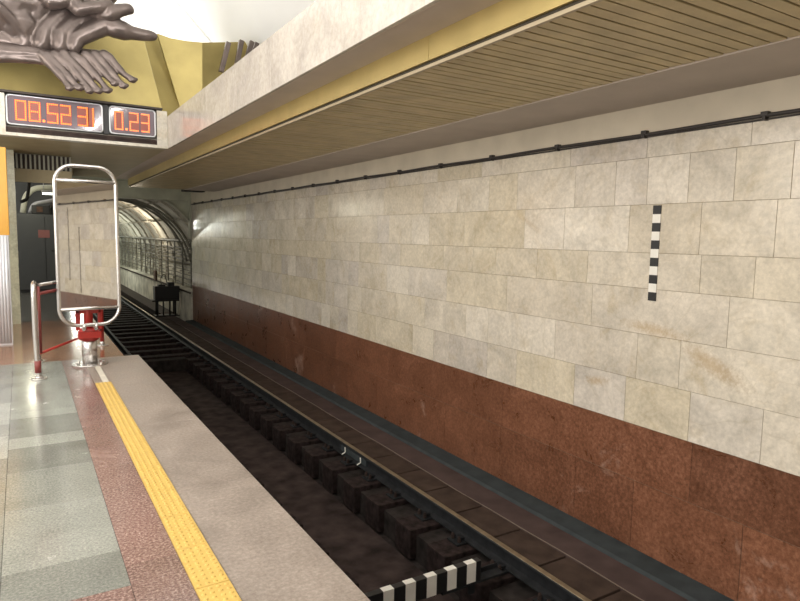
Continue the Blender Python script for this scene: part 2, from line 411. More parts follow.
for a, b, y in (((221, 72), (228.5, 42.5), 10.75), ((235, 74), (241.5, 40.5), 10.8), ((244, 66), (252, 41.5), 10.9), ((251, 60), (257, 43), 11.0)):
    bm = BM(); A = at(*a, y); B = at(*b, y); d = (B-A)
    vs = box(bm, -.038, .038, -.04, .04, 0, d.length, .01)
    q = d.to_track_quat('Z', 'Y').to_matrix().to_4x4()
    bmesh.ops.transform(bm, matrix=Matrix.Translation(A)@q, verts=bm.verts[:])
    link('ray_bar', bm, M['bronze'], rays)
def settle(root):
    for c in root.children: c.location = c.location-root.location
settle(gold); settle(rays)

# ---- white vault of the station hall and its end wall
bm = BM(); n = 24; R_ = 10.0; cx, cz = -4.0, -1.2
prof = []
for k in range(n+1):
    a = math.radians(27+126*k/n); prof.append((cx+R_*math.cos(a)*1.0, cz+R_*math.sin(a)*.98))
va = [bm.verts.new((x, Y0, z)) for x, z in prof]; vb = [bm.verts.new((x, 16.0, z)) for x, z in prof]
for k in range(n):
    f = bm.faces.new((va[k], va[k+1], vb[k+1], vb[k])); f.smooth = True
struct('ceiling', bm, M['vault'], 'white vault of the station hall')
bm = BM(); box(bm, -12.2, 4.0, 16.0, 16.2, 3.25, 8.7); struct('wall_back', bm, M['vault'], 'white end wall of the hall above the passage')
bm = BM()
for k in range(n):
    for s, e in ((0, 1),):
        pass
rp = [(x, z) for x, z in prof]
for k in range(n):
    (x0, z0), (x1, z1) = rp[k], rp[k+1]
    c = Vector((cx, 0, cz)); 
    def ins(x, z, d): v = Vector((x-cx, 0, z-cz)); v *= (1-d/v.length); return (cx+v.x, cz+v.z)
    a0, a1 = ins(x0, z0, .05), ins(x1, z1, .05)
    for yy in (8.6, 12.9):
        quad(bm, (a0[0], yy, a0[1]), (a1[0], yy, a1[1]), (a1[0], yy+.12, a1[1]), (a0[0], yy+.12, a0[1]))
        quad(bm, (a0[0], yy, a0[1]), (a1[0], yy, a1[1]), (x1, yy, z1), (x0, yy, z0))
        quad(bm, (a0[0], yy+.12, a0[1]), (a1[0], yy+.12, a1[1]), (x1, yy+.12, z1), (x0, yy+.12, z0))
struct('trim_5', bm, M['vault'], 'shallow white rib across the vault')

# ---- platform floor
GX = .37
frects = []
def zrow(x0, x1, bounds):
    for (ya, yb, t) in bounds: frects.append((x0, x1, ya, yb, (t, random.random(), random.random())))
main = [(2.914, 3.28, .22), (3.28, 4.04, .62), (4.04, 4.70, .50), (4.70, 5.24, .18), (5.24, 5.50, .80), (5.50, 6.08, .15), (6.08, 6.28, .70), (6.28, 7.1, .55), (7.1, 7.9, .62), (7.9, 8.65, .5)]
zrow(-.138, GX, main)
zrow(-.9, -.138, [(2.914, 3.7, .35), (3.7, 4.6, .45), (4.6, 5.05, .35), (5.05, 5.6, 1.0), (5.6, 5.95, .5), (5.95, 6.7, .95), (6.7, 7.6, .5), (7.6, 8.65, .6)])
zrow(-1.7, -.9, [(2.914, 4.2, .4), (4.2, 5.2, .6), (5.2, 6.6, .5), (6.6, 8.65, .6)])
slabs('floor', frects, lambda u, v, d: (u, v, -d), .03, M['floorgrey'], 'polished grey granite slabs of the platform', .002)
rf = []
y = Y0
for a, b in ((Y0, -1.5), (-1.5, .2), (.2, 1.6), (1.6, 3.1), (3.1, 4.55), (4.55, 5.9), (5.9, 7.3), (7.3, 8.65)):
    rf.append((GX, .612, a, b))
for x0, x1 in ((-1.7, -.9), (-.9, -.1), (-.1, GX)):
    for a, b in ((Y0, -1.5), (-1.5, .2), (.2, 1.6), (1.6, 2.914)): rf.append((x0, x1, a, b))
slabs('floor', rf, lambda u, v, d: (u, v, -d), .03, M['floorred'], 'polished speckled red granite border of the platform', .002)
slabs('floor', [(-1.7, 1.09, 8.65, 9.6), (-1.7, 1.09, 9.6, 10.6), (-1.7, 1.09, 10.6, 11.6), (-1.7, 1.09, 11.6, 12.6)], lambda u, v, d: (u, v, -d), .03, M['floorbrown'], 'brown polished floor beyond the barrier', .002)
slabs('floor', [(-1.7, 1.09, 12.6, 16), (-1.7, 1.09, 16, 21)], lambda u, v, d: (u, v, -d), .03, M['floordark'], 'dark floor of the service passage', .002)
er = [(.612, .77, 8.16, 8.65), (.612, .69, 7.17, 8.16), (.752, .77, 7.17, 8.16)]
ye = [Y0, -1.9, -.6, .9, 2.3, 3.9, 5.4, 6.9, 8.65]
for a, b in zip(ye[:-1], ye[1:]): er.append((.77, 1.262, a, b))
slabs('floor', er, lambda u, v, d: (u, v, -d), .03, M['edge'], 'worn beige granite edge slabs of the platform', .0015)
bm = BM(); box(bm, -1.7, 1.2595, Y0, 8.65, -1.5, -.006); box(bm, -1.7, 1.08, 8.65, 21, -1.5, -.006)
box(bm, 1.09, 1.14, 8.65, 8.75, -1.5, -.001)
struct('floor', bm, M['bed'], 'concrete body under the platform')
# white worn strip
bm = BM(); box(bm, .692, .750, 7.175, 8.155, -.02, .0015); struct('trim_6', bm, M['whitestrip'], 'worn white guide strip leading to the mirror post')

# ---- tactile strip (yellow tiles with domes)
bm = BM(); lay = None
y = 7.17
while y > -1.2:
    box(bm, .613, .767, y-.402, y-.002, -.02, .006, .002)
    if y > 0.5:
        for i in range(4):
            for j in range(10):
                x_ = .634+.0375*i; yy = y-.025-.0395*j
                g = bmesh.ops.create_cone(bm, cap_ends=True, segments=8, radius1=.0115, radius2=.006, depth=.005, matrix=Matrix.Translation((x_, yy, .0083)))
    y -= .404
tact = struct('trim_7', bm, M['yellow'], 'yellow tactile paving strip with raised domes along the platform edge')

# ---- trackbed
PITCHS = .585
CT = 2.75           # track centre
bm = BM(); box(bm, 1.0, WX+.3, Y0, 62, -1.95, -1.60); struct('floor', bm, M['bed'], 'dark base of the trackbed')
TE = 14.7           # where the central trough ends
bm = BM(); box(bm, 2.22, 3.16, Y0, TE, -1.62, -1.58); struct('floor', bm, M['trough'], 'brown concrete floor of the central trough')
bm = BM()
box(bm, 1.2, 2.25, Y0, TE, -1.6, -1.33); box(bm, 3.24, 3.70, Y0, TE, -1.6, -1.33); box(bm, 1.2, 3.70, TE+.3, 62, -1.6, -1.40)
struct('floor', bm, M['bed'], 'dirty concrete holding the sleepers')
# outer concrete beside the rail, with slits between the sleeper ends
bm = BM(); box(bm, 3.985, 4.30, Y0, Y1+2.6, -1.6, -1.145, .008); struct('floor', bm, M['ledge'], 'purple brown concrete ledge at the foot of the wall')
bm = BM(); prism(bm, [(4.28, -1.6), (4.295, -1.15), (4.33, -1.125), (WX-.001, -1.11), (WX-.001, -1.6)], 'y', Y0, Y1); struct('baseboard_right', bm, M['curb'], 'blue grey cement curb along the wall')
bm = BM(); y = 4.51-PITCHS*12
while y < Y1+2: box(bm, 3.602, 3.982, y-.275, y+.285, -1.55, -1.152, .008); y += PITCHS
struct('floor', bm, M['sleeper_top'], 'brown dusty infill panels beside the rail with slits between them')
# fine pale line (thin conduit) along the ledge
bm = BM(); pts = []
y = -2.0
while y < 20: pts.append((3.984+.006*math.sin(y*2.1)+.004*math.sin(y*5.7), y, -1.143)); y += .25
tube(bm, pts, .0045, 6); tag(link('thin_wire', bm, M['wire']), 'thin pale wire lying along the concrete ledge beside the rail', 'wire')

# ---- sleepers: one master with plates, copied
PITCHS = .585
def sleeper_master(half):
    s = empty('wooden_sleeper' if not half else 'wooden_sleeper')
    bm = BM()
    if half == 'split':
        box(bm, 1.35, 2.30, -.145, .145, -1.585, -1.272, .012)
        link('timber', bm, M['sleeper'], s); bm = BM()
        box(bm, 3.165, 3.60, -.15, .15, -1.57, -1.272, .012)
    else:
        box(bm, 1.35, 3.60, -.135, .135, -1.50, -1.272, .012)
    link('timber', bm, M['sleeper'], s)
    return s
def dup(root):
    r = root.copy(); COL.objects.link(r)
    for ch in list(root.children):
        c = ch.copy(); COL.objects.link(c); c.parent = r
    return r
ms = sleeper_master('split'); mf = sleeper_master(None)
tag(ms, 'grimy timber sleeper block carrying the rail, with steel plate and bolts', 'sleeper', 'sleepers beside the trough')
tag(mf, 'full width dark sleeper crossing between both rails beyond the trough', 'sleeper', 'sleepers beyond the trough')
y = 4.51 - PITCHS*8; first = True
while y < TE-.1:
    s = ms if first else dup(ms); first = False
    s.location = (random.uniform(-.02, .012), y+random.uniform(-.012, .012), random.uniform(-.006, 0)); s.rotation_euler = (0, 0, random.uniform(-.012, .012)); y += PITCHS
first = True
y = max(y, TE+.5)
while y < 46:
    s = mf if first else dup(mf); first = False
    s.location = (0, y, 0); y += PITCHS*(1.3 if y < 20 else 1)
# concrete blocks between sleepers
first = None; y = 4.51 - PITCHS*7.5
while y < TE-.3:
    if first is None:
        bm = BM(); box(bm, 3.26, 3.598, -.105, .105, -1.58, -1.35, .02); first = link('packing_block', bm, M['sleeper']); o = first
        tag(o, 'low dirty packing block filling the gap between two sleepers', 'block', 'packing blocks between the sleepers')
    else: o = first.copy(); COL.objects.link(o)
    o.location = (0, y, 0); y += PITCHS
# end wall of the trough
bm = BM(); box(bm, 2.25, 3.2, TE, TE+.3, -1.6, -1.30, .01); struct('wall_back', bm, M['bed'], 'end of the central trough')

# ---- rails
def rail(cx, label, head='railhead'):
    r = empty('rail', (cx, Y0, -1.252)); tag(r, label, 'rail')
    h = .152; prof = [(-.066, 0), (.066, 0), (.066, .010), (.012, .030), (.009, .108), (.033, .122), (.035, .143), (.028, h), (-.028, h), (-.035, .143), (-.033, .122), (-.009, .108), (-.012, .030), (-.066, .010)]
    bm = BM(); prism(bm, prof, 'y', 0, 62-Y0); link('rail_body', bm, M['rail'], r)
    bm = BM(); prism(bm, [(-.030, h-.003), (.030, h-.003), (.024, h+.002), (-.024, h+.002)], 'y', 0, 62-Y0); link('running_surface', bm, M[head], r)
    return r
rail_n = rail(CT-.775, 'dark steel running rail nearest the platform edge', 'rail')
rail_f = rail(CT+.80, 'dark steel running rail with bright head, nearer the track wall')
RY = []
y = 4.51 - PITCHS*8
while y < TE-.1: RY.append(y); y += PITCHS
y = max(y, TE+.5)
while y < 46: RY.append(y); y += PITCHS*(1.3 if y < 20 else 1)
def fasten(r, sides):
    pm = None
    for y in RY:
        if y > 32: break
        if pm is None:
            pm = BM(); box(pm, -.17 if -1 in sides else -.04, .17 if 1 in sides else .04, -.085, .085, -.018, .0, .004); pm = link('tie_plate', pm, M['rail'], r); pl = pm; kids = []
            for sx in sides:
                for sy in (-.05, .05):
                    bm = BM(); bmesh.ops.create_cone(bm, cap_ends=True, segments=6, radius1=.02, radius2=.018, depth=.04, matrix=Matrix.Translation((sx*.125, sy, .022))); cyl(bm, sx*.125, sy, .0, .055, .011, 8)
                    kids.append(link('bolt', bm, M['rustdark'], pm))
                bm = BM(); box(bm, *sorted((sx*.052, sx*.108)), -.045, .045, .001, .03, .006); kids.append(link('rail_clamp', bm, M['rail'], pm))
        else:
            pl = pm.copy(); COL.objects.link(pl); pl.parent = r
            if y < 15:
                for k in kids: c = k.copy(); COL.objects.link(c); c.parent = pl
        pl.location = (0, y-Y0, 0)
fasten(rail_n, (-1, 1)); fasten(rail_f, (-1,))
# white painted joint clips on the far rail
for yy in (7.05, 6.62):
    bm = BM(); tube(bm, fillet([(-.045, yy-Y0, .115), (-.038, yy-Y0, .05), (-.09, yy-Y0, .03)], .02), .008, 8); c = link('joint_clip', bm, M['white'], rail_f); c['label'] = 'small white hooked clip on the rail web'
bm = BM(); box(bm, -.032, -.010, 6.5-Y0, 7.2-Y0, .035, .11, .004); link('joint_bar', bm, M['curb'], rail_f)

# ---- black and white striped board across the trough
sb = tag(empty('striped_stop_board', (2.1, 3.745, -1.0)), 'low black and white striped board spanning the track trough in the foreground', 'marker board')
bm = BM(); box(bm, -.05, 1.00, -.012, .045, -.165, 0, .003); link('board', bm, M['black'], sb)
for i in range(6):
    x = -.11+.193*i+.0
    bm = BM(); box(bm, x+.0, x+.090, -.0145, .0, -.163, .0025); box(bm, x, x+.090, -.0145, .043, .0008, .003)
    if x > 0: link('white_stripe', bm, M['white'], sb)
bm = BM(); box(bm, .62, 1.25, -.012, .09, -.19, -.170, .003); box(bm, .62, 1.25, .08, .09, -.190, -.13); link('angle_bracket', bm, M['rail'], sb)
bm = BM(); 
for x in (-.0, .9): box(bm, x, x+.05, .0, .03, -.272 if x > .5 else -.272, -.16)
link('foot', bm, M['rail'], sb)

# ---- tunnel beyond the wall
TC, TZ, TR = 2.45, .35, 2.62
bm = BM(); n = 26
def ring(y, r, a0=-34, a1=214): return [(TC+r*math.cos(math.radians(a0+(a1-a0)*k/n)), y, TZ+r*math.sin(math.radians(a0+(a1-a0)*k/n))) for k in range(n+1)]
A = [bm.verts.new(p) for p in ring(20.02, TR)]; B = [bm.verts.new(p) for p in ring(62, TR)]
for k in range(n): f = bm.faces.new((A[k], A[k+1], B[k+1], B[k])); f.smooth = True
box(bm, -.5, 6, 62, 62.2, -1.9, 4)
struct('wall_right', bm, M['tunnel'], 'whitewashed tunnel lining')
bm = BM(); P_, Q_ = ring(20.12, TR-.02, -34, 110), ring(20.12, 4.6, -34, 110)
for k in range(n): quad(bm, P_[k], P_[k+1], Q_[k+1], Q_[k])
struct('wall_back', bm, M['greenplaster'], 'plastered face around the tunnel mouth')
bm = BM(); y = 20.5; i = 0
while y < 56:
    R0, R1 = ring(y, TR-.001), ring(y, TR-.06); R2 = ring(y+.09, TR-.06); R3 = ring(y+.09, TR-.001)
    V = [[bm.verts.new(p) for p in r] for r in (R0, R1, R2, R3)]
    for k in range(n):
        for a, b in ((0, 1), (1, 2), (2, 3)): bm.faces.new((V[a][k], V[a][k+1], V[b][k+1], V[b][k]))
    y += 1.5
struct('trim_8', bm, M['tunnelrib'], 'ribs of the tunnel lining')
bm = BM()
for k in range(0, n+1, 2):
    a = math.radians(-34+248*k/n); c, s = math.cos(a), math.sin(a)
    p0 = (TC+(TR-.11)*c, 20.05, TZ+(TR-.11)*s); p1 = (TC+(TR-.11)*c, 60, TZ+(TR-.11)*s)
    tube(bm, [p0, p1], .03, 6)
struct('trim_8', bm, M['tunnelrib'], 'long flanges of the tunnel lining')
bm = BM(); box(bm, 4.5, 4.9, 20.0, 62, -1.6, -.25, .02); struct('wall_right', bm, M['tunnel'], 'low whitewashed plinth in the tunnel')
bm = BM(); box(bm, 4.46, 4.5, 20.0, 62, -.29, -.24); box(bm, 3.98, 4.5, 22.6, 62, -1.6, -1.17); struct('baseboard_right', bm, M['rustdark'], 'dark ledge of the tunnel plinth')
# portal: header and side wall at the tunnel mouth
bm = BM(); box(bm, .9, WX+.3, 20.0, 20.25, 2.60, 3.3); box(bm, 1.08, WX+.3, 17.25, 20.0, 3.1, 3.3)
box(bm, 4.5, WX+.3, 20.001, 20.25, 1.5, 2.6)
struct('wall_back', bm, M['greenplaster'], 'greenish plaster header over the tunnel mouth')
bm = BM(); box(bm, 3.75, 4.3, 17.3, 17.6, 2.72, 2.80); struct('trim_9', bm, M['black'], 'dark end piece of the ceiling beam')

# ---- cables and pipes in the tunnel
def tcable(z, r, y0=20.3, y1=58, sag=.05):
    dz = z-TZ; x = TC+math.sqrt(max(.01, (TR-.17)**2-dz*dz)); x = min(x, 4.78)
    bm = BM(); pts = []; y = y0
    while y < y1: pts.append((x, y, z-sag*abs(math.sin((y-20.5)*PI)) + random.uniform(-.01, .01))); y += .5
    tube(bm, pts, r, 7)
    return link('tunnel_cable', bm, M['tcable'])
for i, z in enumerate((-.05, .1, .24, .37, .5, .64, .78, .92, 1.05, 1.17)):
    tag(tcable(z, random.choice([.018, .024, .03]), sag=random.choice([.03, .06, .09])), 'dusty cable slung along the tunnel wall, one of the parallel runs', 'cable', 'cables along the tunnel wall')
tag(tcable(1.36, .045, sag=.0), 'straight grey pipe above the slung cables on the tunnel wall', 'pipe')
first = None; y = 20.9
while y < 40:
    if first is None:
        bm = BM(); box(bm, 4.70, 4.74, -.02, .02, -.2, 1.35); box(bm, 4.62, 4.72, -.015, .015, .3, .33); box(bm, 4.62, 4.72, -.015, .015, .85, .88); first = link('cable_bracket', bm, M['tcable']); o = first
        tag(o, 'upright bracket holding the cables on the tunnel wall', 'bracket', 'cable brackets in the tunnel')
    else: o = first.copy(); COL.objects.link(o)
    o.location = (0, y, 0); y += 1.25
# curved conduits following the lining
for y, r, a1 in ((20.35, .035, 96), (20.9, .03, 88), (21.5, .03, 92)):
    bm = BM(); pts = [(TC+(TR-.33)*math.cos(math.radians(a)), y+.004*(a-8), TZ+(TR-.33)*math.sin(math.radians(a))) for a in range(8, a1, 4)]
    tube(bm, pts, r, 8); tag(link('curved_conduit', bm, M['tcable']), 'conduit arching up the tunnel lining near the mouth', 'conduit', 'conduits arching over the tunnel mouth')

# ---- black switch machine by the tunnel mouth
eq = tag(empty('signal_equipment', (4.02, 21.6, -1.15)), 'black trackside equipment stand at the tunnel mouth', 'equipment')
bm = BM(); box(bm, -.34, .44, -.18, .18, .55, 1.0, .02); link('housing', bm, M['black'], eq)
bm = BM(); box(bm, -.44, .46, -.2, .2, .50, .55, .005); link('tray', bm, M['black'], eq)
for x, y in ((-.26, -.14), (-.08, -.14), (.12, -.14), (.3, -.14), (-.26, .14), (.3, .14)):
    bm = BM(); cyl(bm, x, y, 0.0, .5, .028, 8); link('leg', bm, M['black'], eq)
bm = BM(); box(bm, -.34, .42, -.2, .2, 0.0, .04, .005); link('base_plate', bm, M['black'], eq)
bm = BM(); box(bm, -.22, .0, -.14, .1, .95, 1.06, .01); box(bm, .08, .28, -.14, .1, .95, 1.12, .01); link('lid', bm, M['black'], eq)
bm = BM(); tube(bm, fillet([(-.12, -.1, 1.05), (-.16, -.12, 1.3), (-.02, -.12, 1.42), (.05, -.12, 1.1)], .1), .016, 8); link('hose', bm, M['tcable'], eq)
bm = BM(); tube(bm, fillet([(.36, -.25, .05), (.40, -.25, .12), (.44, -.25, .45), (.44, -.22, .8)], .15), .03, 8); link('hose', bm, M['whitestrip'], eq)
jb = BM(); box(jb, 4.42, 4.5, 25.6, 26.0, .0 - .25, .12, .01); tag(link('junction_box', jb, M['rust']), 'small rusty brown junction box on the tunnel plinth', 'junction box')

# ---- service passage behind the clocks
bm = BM(); box(bm, -2.6, -.055, 12.4, 12.88, 0, PB); o = struct('wall_left', bm, M['pier'], 'greenish marble pier of the passage')
bm = BM(); box(bm, -1.6, 1.08, 20.6, 20.8, 0, 3.3); struct('wall_back', bm, M['cabinet'], 'dark end wall of the passage')
bm = BM(); box(bm, -.12, .83, 12.9, 13.0, 2.45, 2.675); box(bm, -.12, .83, 12.93, 13.0, 2.675, PB, 0); struct('trim_10', bm, M['olive'], 'beam below the ventilation grille')
gr = tag(empty('ventilation_grille', (0, 12.9, 2.68)), 'ventilation grille of upright bars under the passage ceiling', 'grille')
bm = BM(); box(bm, -.12, .83, .02, .029, 0, .256); link('dark_backing', bm, M['groove'], gr)
bm = BM(); x = -.10
while x < .82: box(bm, x, x+.03, -.006, .02, 0, .256); x += .069
link('bar', bm, M['grillebar'], gr)
# fluorescent fittings
def lampfit(x0, x1, y, z, label, top=2.8):
    t = tag(empty('fluorescent_lamp', ((x0+x1)/2, y, z)), label, 'lamp'); h = (x1-x0)/2
    bm = BM(); box(bm, -h, h, -.04, .04, .02, .08, .01); link('housing', bm, M['ribwhite'], t)
    bm = BM(); tube(bm, [(-h+.02, 0, 0), (h-.02, 0, 0)], .02, 10); link('glass_tube', bm, M['tube'], t)
    bm = BM()
    for q in (-h*.7, h*.7): box(bm, q-.01, q+.01, -.01, .01, .08, top-z)
    link('hanger', bm, M['ribwhite'], t)
    return t
lampfit(.27, .66, 16.2, 2.69, 'lit fluorescent lamp high in the passage, beside the mirror top')
lampfit(.45, .75, 17.0, 2.47, 'lower short fluorescent lamp in the passage behind the mirror')
bm = BM(); box(bm, -.2, 1.0, 15.2, 17.4, 2.8, PB); struct('trim_11', bm, M['olive'], 'dropped ceiling panel in the passage')
for y_ in (29.1, 26.2):
    t = tag(empty('tunnel_lamp', (1.0, y_, 2.34)), 'bright tubular lamp on the far side of the tunnel', 'lamp', 'lamps inside the tunnel')
    bm = BM(); box(bm, -.06, .04, -.24, .24, .03, .09, .01); box(bm, -.14, -.02, -.03, .03, .04, .07); link('housing', bm, M['ribwhite'], t)
    bm = BM(); tube(bm, [(0, -.2, 0), (0, .2, 0)], .03, 10); link('glass_tube', bm, M['tube2'], t)
# clutter of ducts above the cabinet
def ductpiece(pts, r, mat, label):
    bm = BM(); tube(bm, fillet(pts, .15), r, 12); tag(link('air_duct', bm, mat), label, 'duct')
ductpiece([at(23, 213, 18.9), at(25, 196, 18.9), at(34, 188, 18.9), at(60, 187, 18.9)], .07, M['greenplaster'], 'pale bent duct rising above the dark cabinet')
ductpiece([at(30, 213, 19.2), at(33, 204, 19.2), at(60, 199, 19.2)], .05, M['ribwhite'], 'white pipe running level above the dark cabinet')
ductpiece([at(20, 202, 15.8), at(27, 200, 15.8), at(29, 186, 15.8), at(30, 160, 15.8)], .035, M['black'], 'thin black bent pipe beside the marble pier')
mh = tag(empty('motor_housing', (.42, 18.9, 2.021)), 'black motor housing resting on the dark cabinet', 'housing')
bm = BM(); box(bm, -.16, .26, -.1, .12, 0, .24, .03); link('casing', bm, M['black'], mh)
bm = BM(); box(bm, -.05, .09, -.13, -.1, .06, .2, .01); link('cover', bm, M['rust'], mh)
# dark cabinet
cb = tag(empty('service_cabinet', (.55, 18.6, 0)), 'tall dark grey cabinet with a small red sign at the end of the passage', 'cabinet')
bm = BM(); box(bm, -.62, .52, -.0, .9, .08, 2.02, .015); link('body', bm, M['cabinet'], cb)
bm = BM(); box(bm, -.60, .50, .02, .88, 0, .08); link('plinth', bm, M['black'], cb)
bm = BM(); box(bm, -.56, -.02, -.02, .0, .2, 1.95, .004); d_ = link('door', bm, M['cabinet'], cb)
bm = BM(); box(bm, .0, .48, -.02, .0, .2, 1.95, .004); link('door', bm, M['cabinet'], cb)
bm = BM(); box(bm, -.17, .09, -.027, -.021, 1.42, 1.62, .002); 
sg = link('sign', bm, M['signred'], cb)
bm = BM(); box(bm, .12, .3, -.035, -.021, 1.06, 1.10, .004); link('handle', bm, M['black'], cb)

# ---- orange and white ribbed stand at the left edge
st = tag(empty('ribbed_kiosk', (-.48, 10.3, 0)), 'kiosk corner with orange upper panel over white vertical ribbing', 'kiosk')
bm = BM(); x = -.75
while x < .32: tube(bm, [(x, -.14, 0.03), (x, -.14, 1.53)], .022, 8); x += .036
box(bm, -.77, .33, -.14, .2, 0, 1.53); link('ribbed_base', bm, M['ribwhite'], st)
bm = BM(); box(bm, -.77, .344, -.15, .2, 1.53, 2.72, .004); link('orange_panel', bm, M['orange'], st)

# ================================================================== OBJECTS
# ---- cable with clips along the wall
cab = tag(empty('wall_cable', (WX, 0, 2.5)), 'black cable clipped along the top of the limestone track wall', 'cable')
bm = BM(); pts = []; y = Y0
while y <= 19.96: pts.append((-.028, y, .004*math.sin(y*3.1))); y += .24
tube(bm, pts, .0145, 10); tube(bm, [(-.010, Y0, -.020), (-.010, 19.9, -.020)], .007, 6); link('cable', bm, M['cable'], cab)
y = 4.496-7.98; cl = None
while y < 19.9:
    if cl is None:
        bm = BM(); box(bm, -.048, 0, -.026, .026, .0, .032, .009); box(bm, -.05, 0, -.012, .012, -.03, .0, .004); cl = link('cable_clip', bm, M['cable'], cab); o = cl
    else: o = cl.copy(); COL.objects.link(o); o.parent = cab
    o.location = (0, y, 0); y += .998

# ---- black and white marker on the wall
mk = tag(empty('striped_wall_marker', (WX, 3.352, 1.105)), 'narrow vertical marker of black and white squares on the track wall', 'marker')
hh = .8/11
for i in range(11):
    bm = BM(); box(bm, -.009, -.0005, -.038, .038, hh*i, hh*(i+1)); link('black_square' if i % 2 == 0 else 'white_square', bm, M['black'] if i % 2 == 0 else M['white'], mk)

# ---- mirror on post
MC = Vector((.664, 8.10, 0)); ang = math.radians(8.5)
mr = tag(empty('platform_mirror', (.66, 8.28, 0)), 'tall steel framed platform mirror on a short post with red clamp', 'mirror')
def ml(u, d, z):   # frame coordinates -> local of the stand
    return Vector((MC.x-.66+u*math.cos(ang)-d*-math.sin(ang)*-1, MC.y-8.28+u*math.sin(ang)+d*math.cos(ang), z))
ux = Vector((math.cos(ang), math.sin(ang), 0)); nx = Vector((-math.sin(ang), math.cos(ang), 0)); base = MC-Vector((.66, 8.28, 0))
def ml(u, d, z): return base+ux*u+nx*(d+(z-1.4)*.0058)+Vector((0, 0, z))   # leans back a little
hw, zb, zt, rad = .325, .505, 2.345, .20
loop = []
for cxx, czz, a0 in ((hw-rad, zt-rad, 0), (-hw+rad, zt-rad, 90), (-hw+rad, zb+rad, 180), (hw-rad, zb+rad, 270)):
    for k in range(9):
        a = math.radians(a0+90*k/8); loop.append(ml(cxx+rad*math.cos(a), 0, czz+rad*math.sin(a)))
bm = BM(); tube(bm, loop, .022, 12, closed=True); link('frame', bm, M['steel'], mr)
def obox(u0, u1, d0, d1, z0, z1, bev=0):
    bm = BM(); vs = box(bm, u0, u1, d0, d1, z0, z1, bev)
    for v in bm.verts: v.co = ml(v.co.x, v.co.y, v.co.z)
    return bm
GT, GB = 2.165, .71
for z in (GT+.01, GB-.01): 
    bm = BM(); tube(bm, [ml(-hw, 0, z), ml(hw, 0, z)], .02, 12); link('cross_bar', bm, M['steel'], mr)
link('mirror_back', obox(-hw+.018, hw-.018, .0, .012, GB, GT), M['cabinet'], mr)
link('mirror_glass', obox(-hw+.02, hw-.02, -.004, -.0005, GB, GT), M['mirror'], mr)
bm = BM(); cyl(bm, 0, 0, .0, .36, .083, 32); link('post', bm, M['steel'], mr)
bm = BM(); cyl(bm, 0, 0, 0, .012, .20, 40); link('flange', bm, M['steel'], mr)
for k in range(6):
    a = k*PI/3+.3; bm = BM(); bmesh.ops.create_cone(bm, cap_ends=True, segments=6, radius1=.014, radius2=.014, depth=.016, matrix=Matrix.Translation((.155*math.cos(a), .155*math.sin(a), .02))); link('bolt', bm, M['steel'], mr)
bm = BM(); cyl(bm, 0, 0, .30, .44, .105, 32); box(bm, -.12, .12, -.115, .06, .33, .41, .01); link('clamp', bm, M['red'], mr)
bm = BM(); cyl(bm, 0, .02, .44, .80, .05, 16); box(bm, -.14, -.09, -.02, .05, .42, .82, .008); box(bm, .10, .14, -.02, .05, .42, .82, .008); box(bm, -.14, .14, -.02, .05, .62, .68, .008); link('bracket', bm, M['red'], mr)
bm = BM()
for u in (-.07, .06): tube(bm, [ml(u, -.02, .455), ml(u, -.02, .52)], .018, 10)
for u in (-.07, .06): tube(bm, [ml(u, .0, .45), Vector((u, 0, .42))], .014, 8)
link('bracket_bolt', bm, M['steel'], mr)

# ---- barrier: steel handrail with red gate
br = tag(empty('steel_handrail', (.11, 7.66, 0)), 'polished steel looped handrail with a red sleeve near its foot', 'handrail')
bm = BM(); tube(bm, fillet([(0, 0, 0), (-.012, 0.01, .2), (-.02, .02, .55), (-.02, .03, 1.02), (.0, .5, 1.02), (.02, 1.03, .6), (.02, 1.05, 0)], .14, 7), .025, 14); link('rail_tube', bm, M['steel'], br)
bm = BM(); cyl(bm, -.006, .004, .07, .20, .032, 16); link('sleeve', bm, M['darkred'], br)
for x, y in ((0, 0), (.02, 1.05)):
    bm = BM(); cyl(bm, x, y, 0, .012, .082, 28); cyl(bm, x, y, .012, .03, .04, 20); link('flange', bm, M['steel'], br)
gt = tag(empty('barrier_gate', (.125, 7.72, 0)), 'red barred gate between the steel handrail and the mirror post', 'gate')
C2 = Vector((.80, 1.87, 0))
bm = BM(); tube(bm, [(.03, .1, 1.01), (C2.x, C2.y, 1.01)], .018, 10); link('top_rail', bm, M['steel'], gt)
for z0, z1, r in ((.92, .92, .018), (.27, .23, .014)):
    bm = BM(); tube(bm, [(.015, .02, z0), (C2.x, C2.y, z1)], r, 10); link('red_bar', bm, M['darkred'] if z0 > .5 else M['red'], gt)
bm = BM(); tube(bm, [(.015, .02, .27), (.015, .02, 1.0)], .014, 10); link('red_bar', bm, M['darkred'], gt)
bm = BM(); cyl(bm, C2.x, C2.y, .06, 1.02, .028, 16); link('gate_post', bm, M['red'], gt)
bm = BM(); cyl(bm, C2.x, C2.y, 0, .012, .085, 28); cyl(bm, C2.x, C2.y, .012, .06, .03, 16); link('flange', bm, M['steel'], gt)

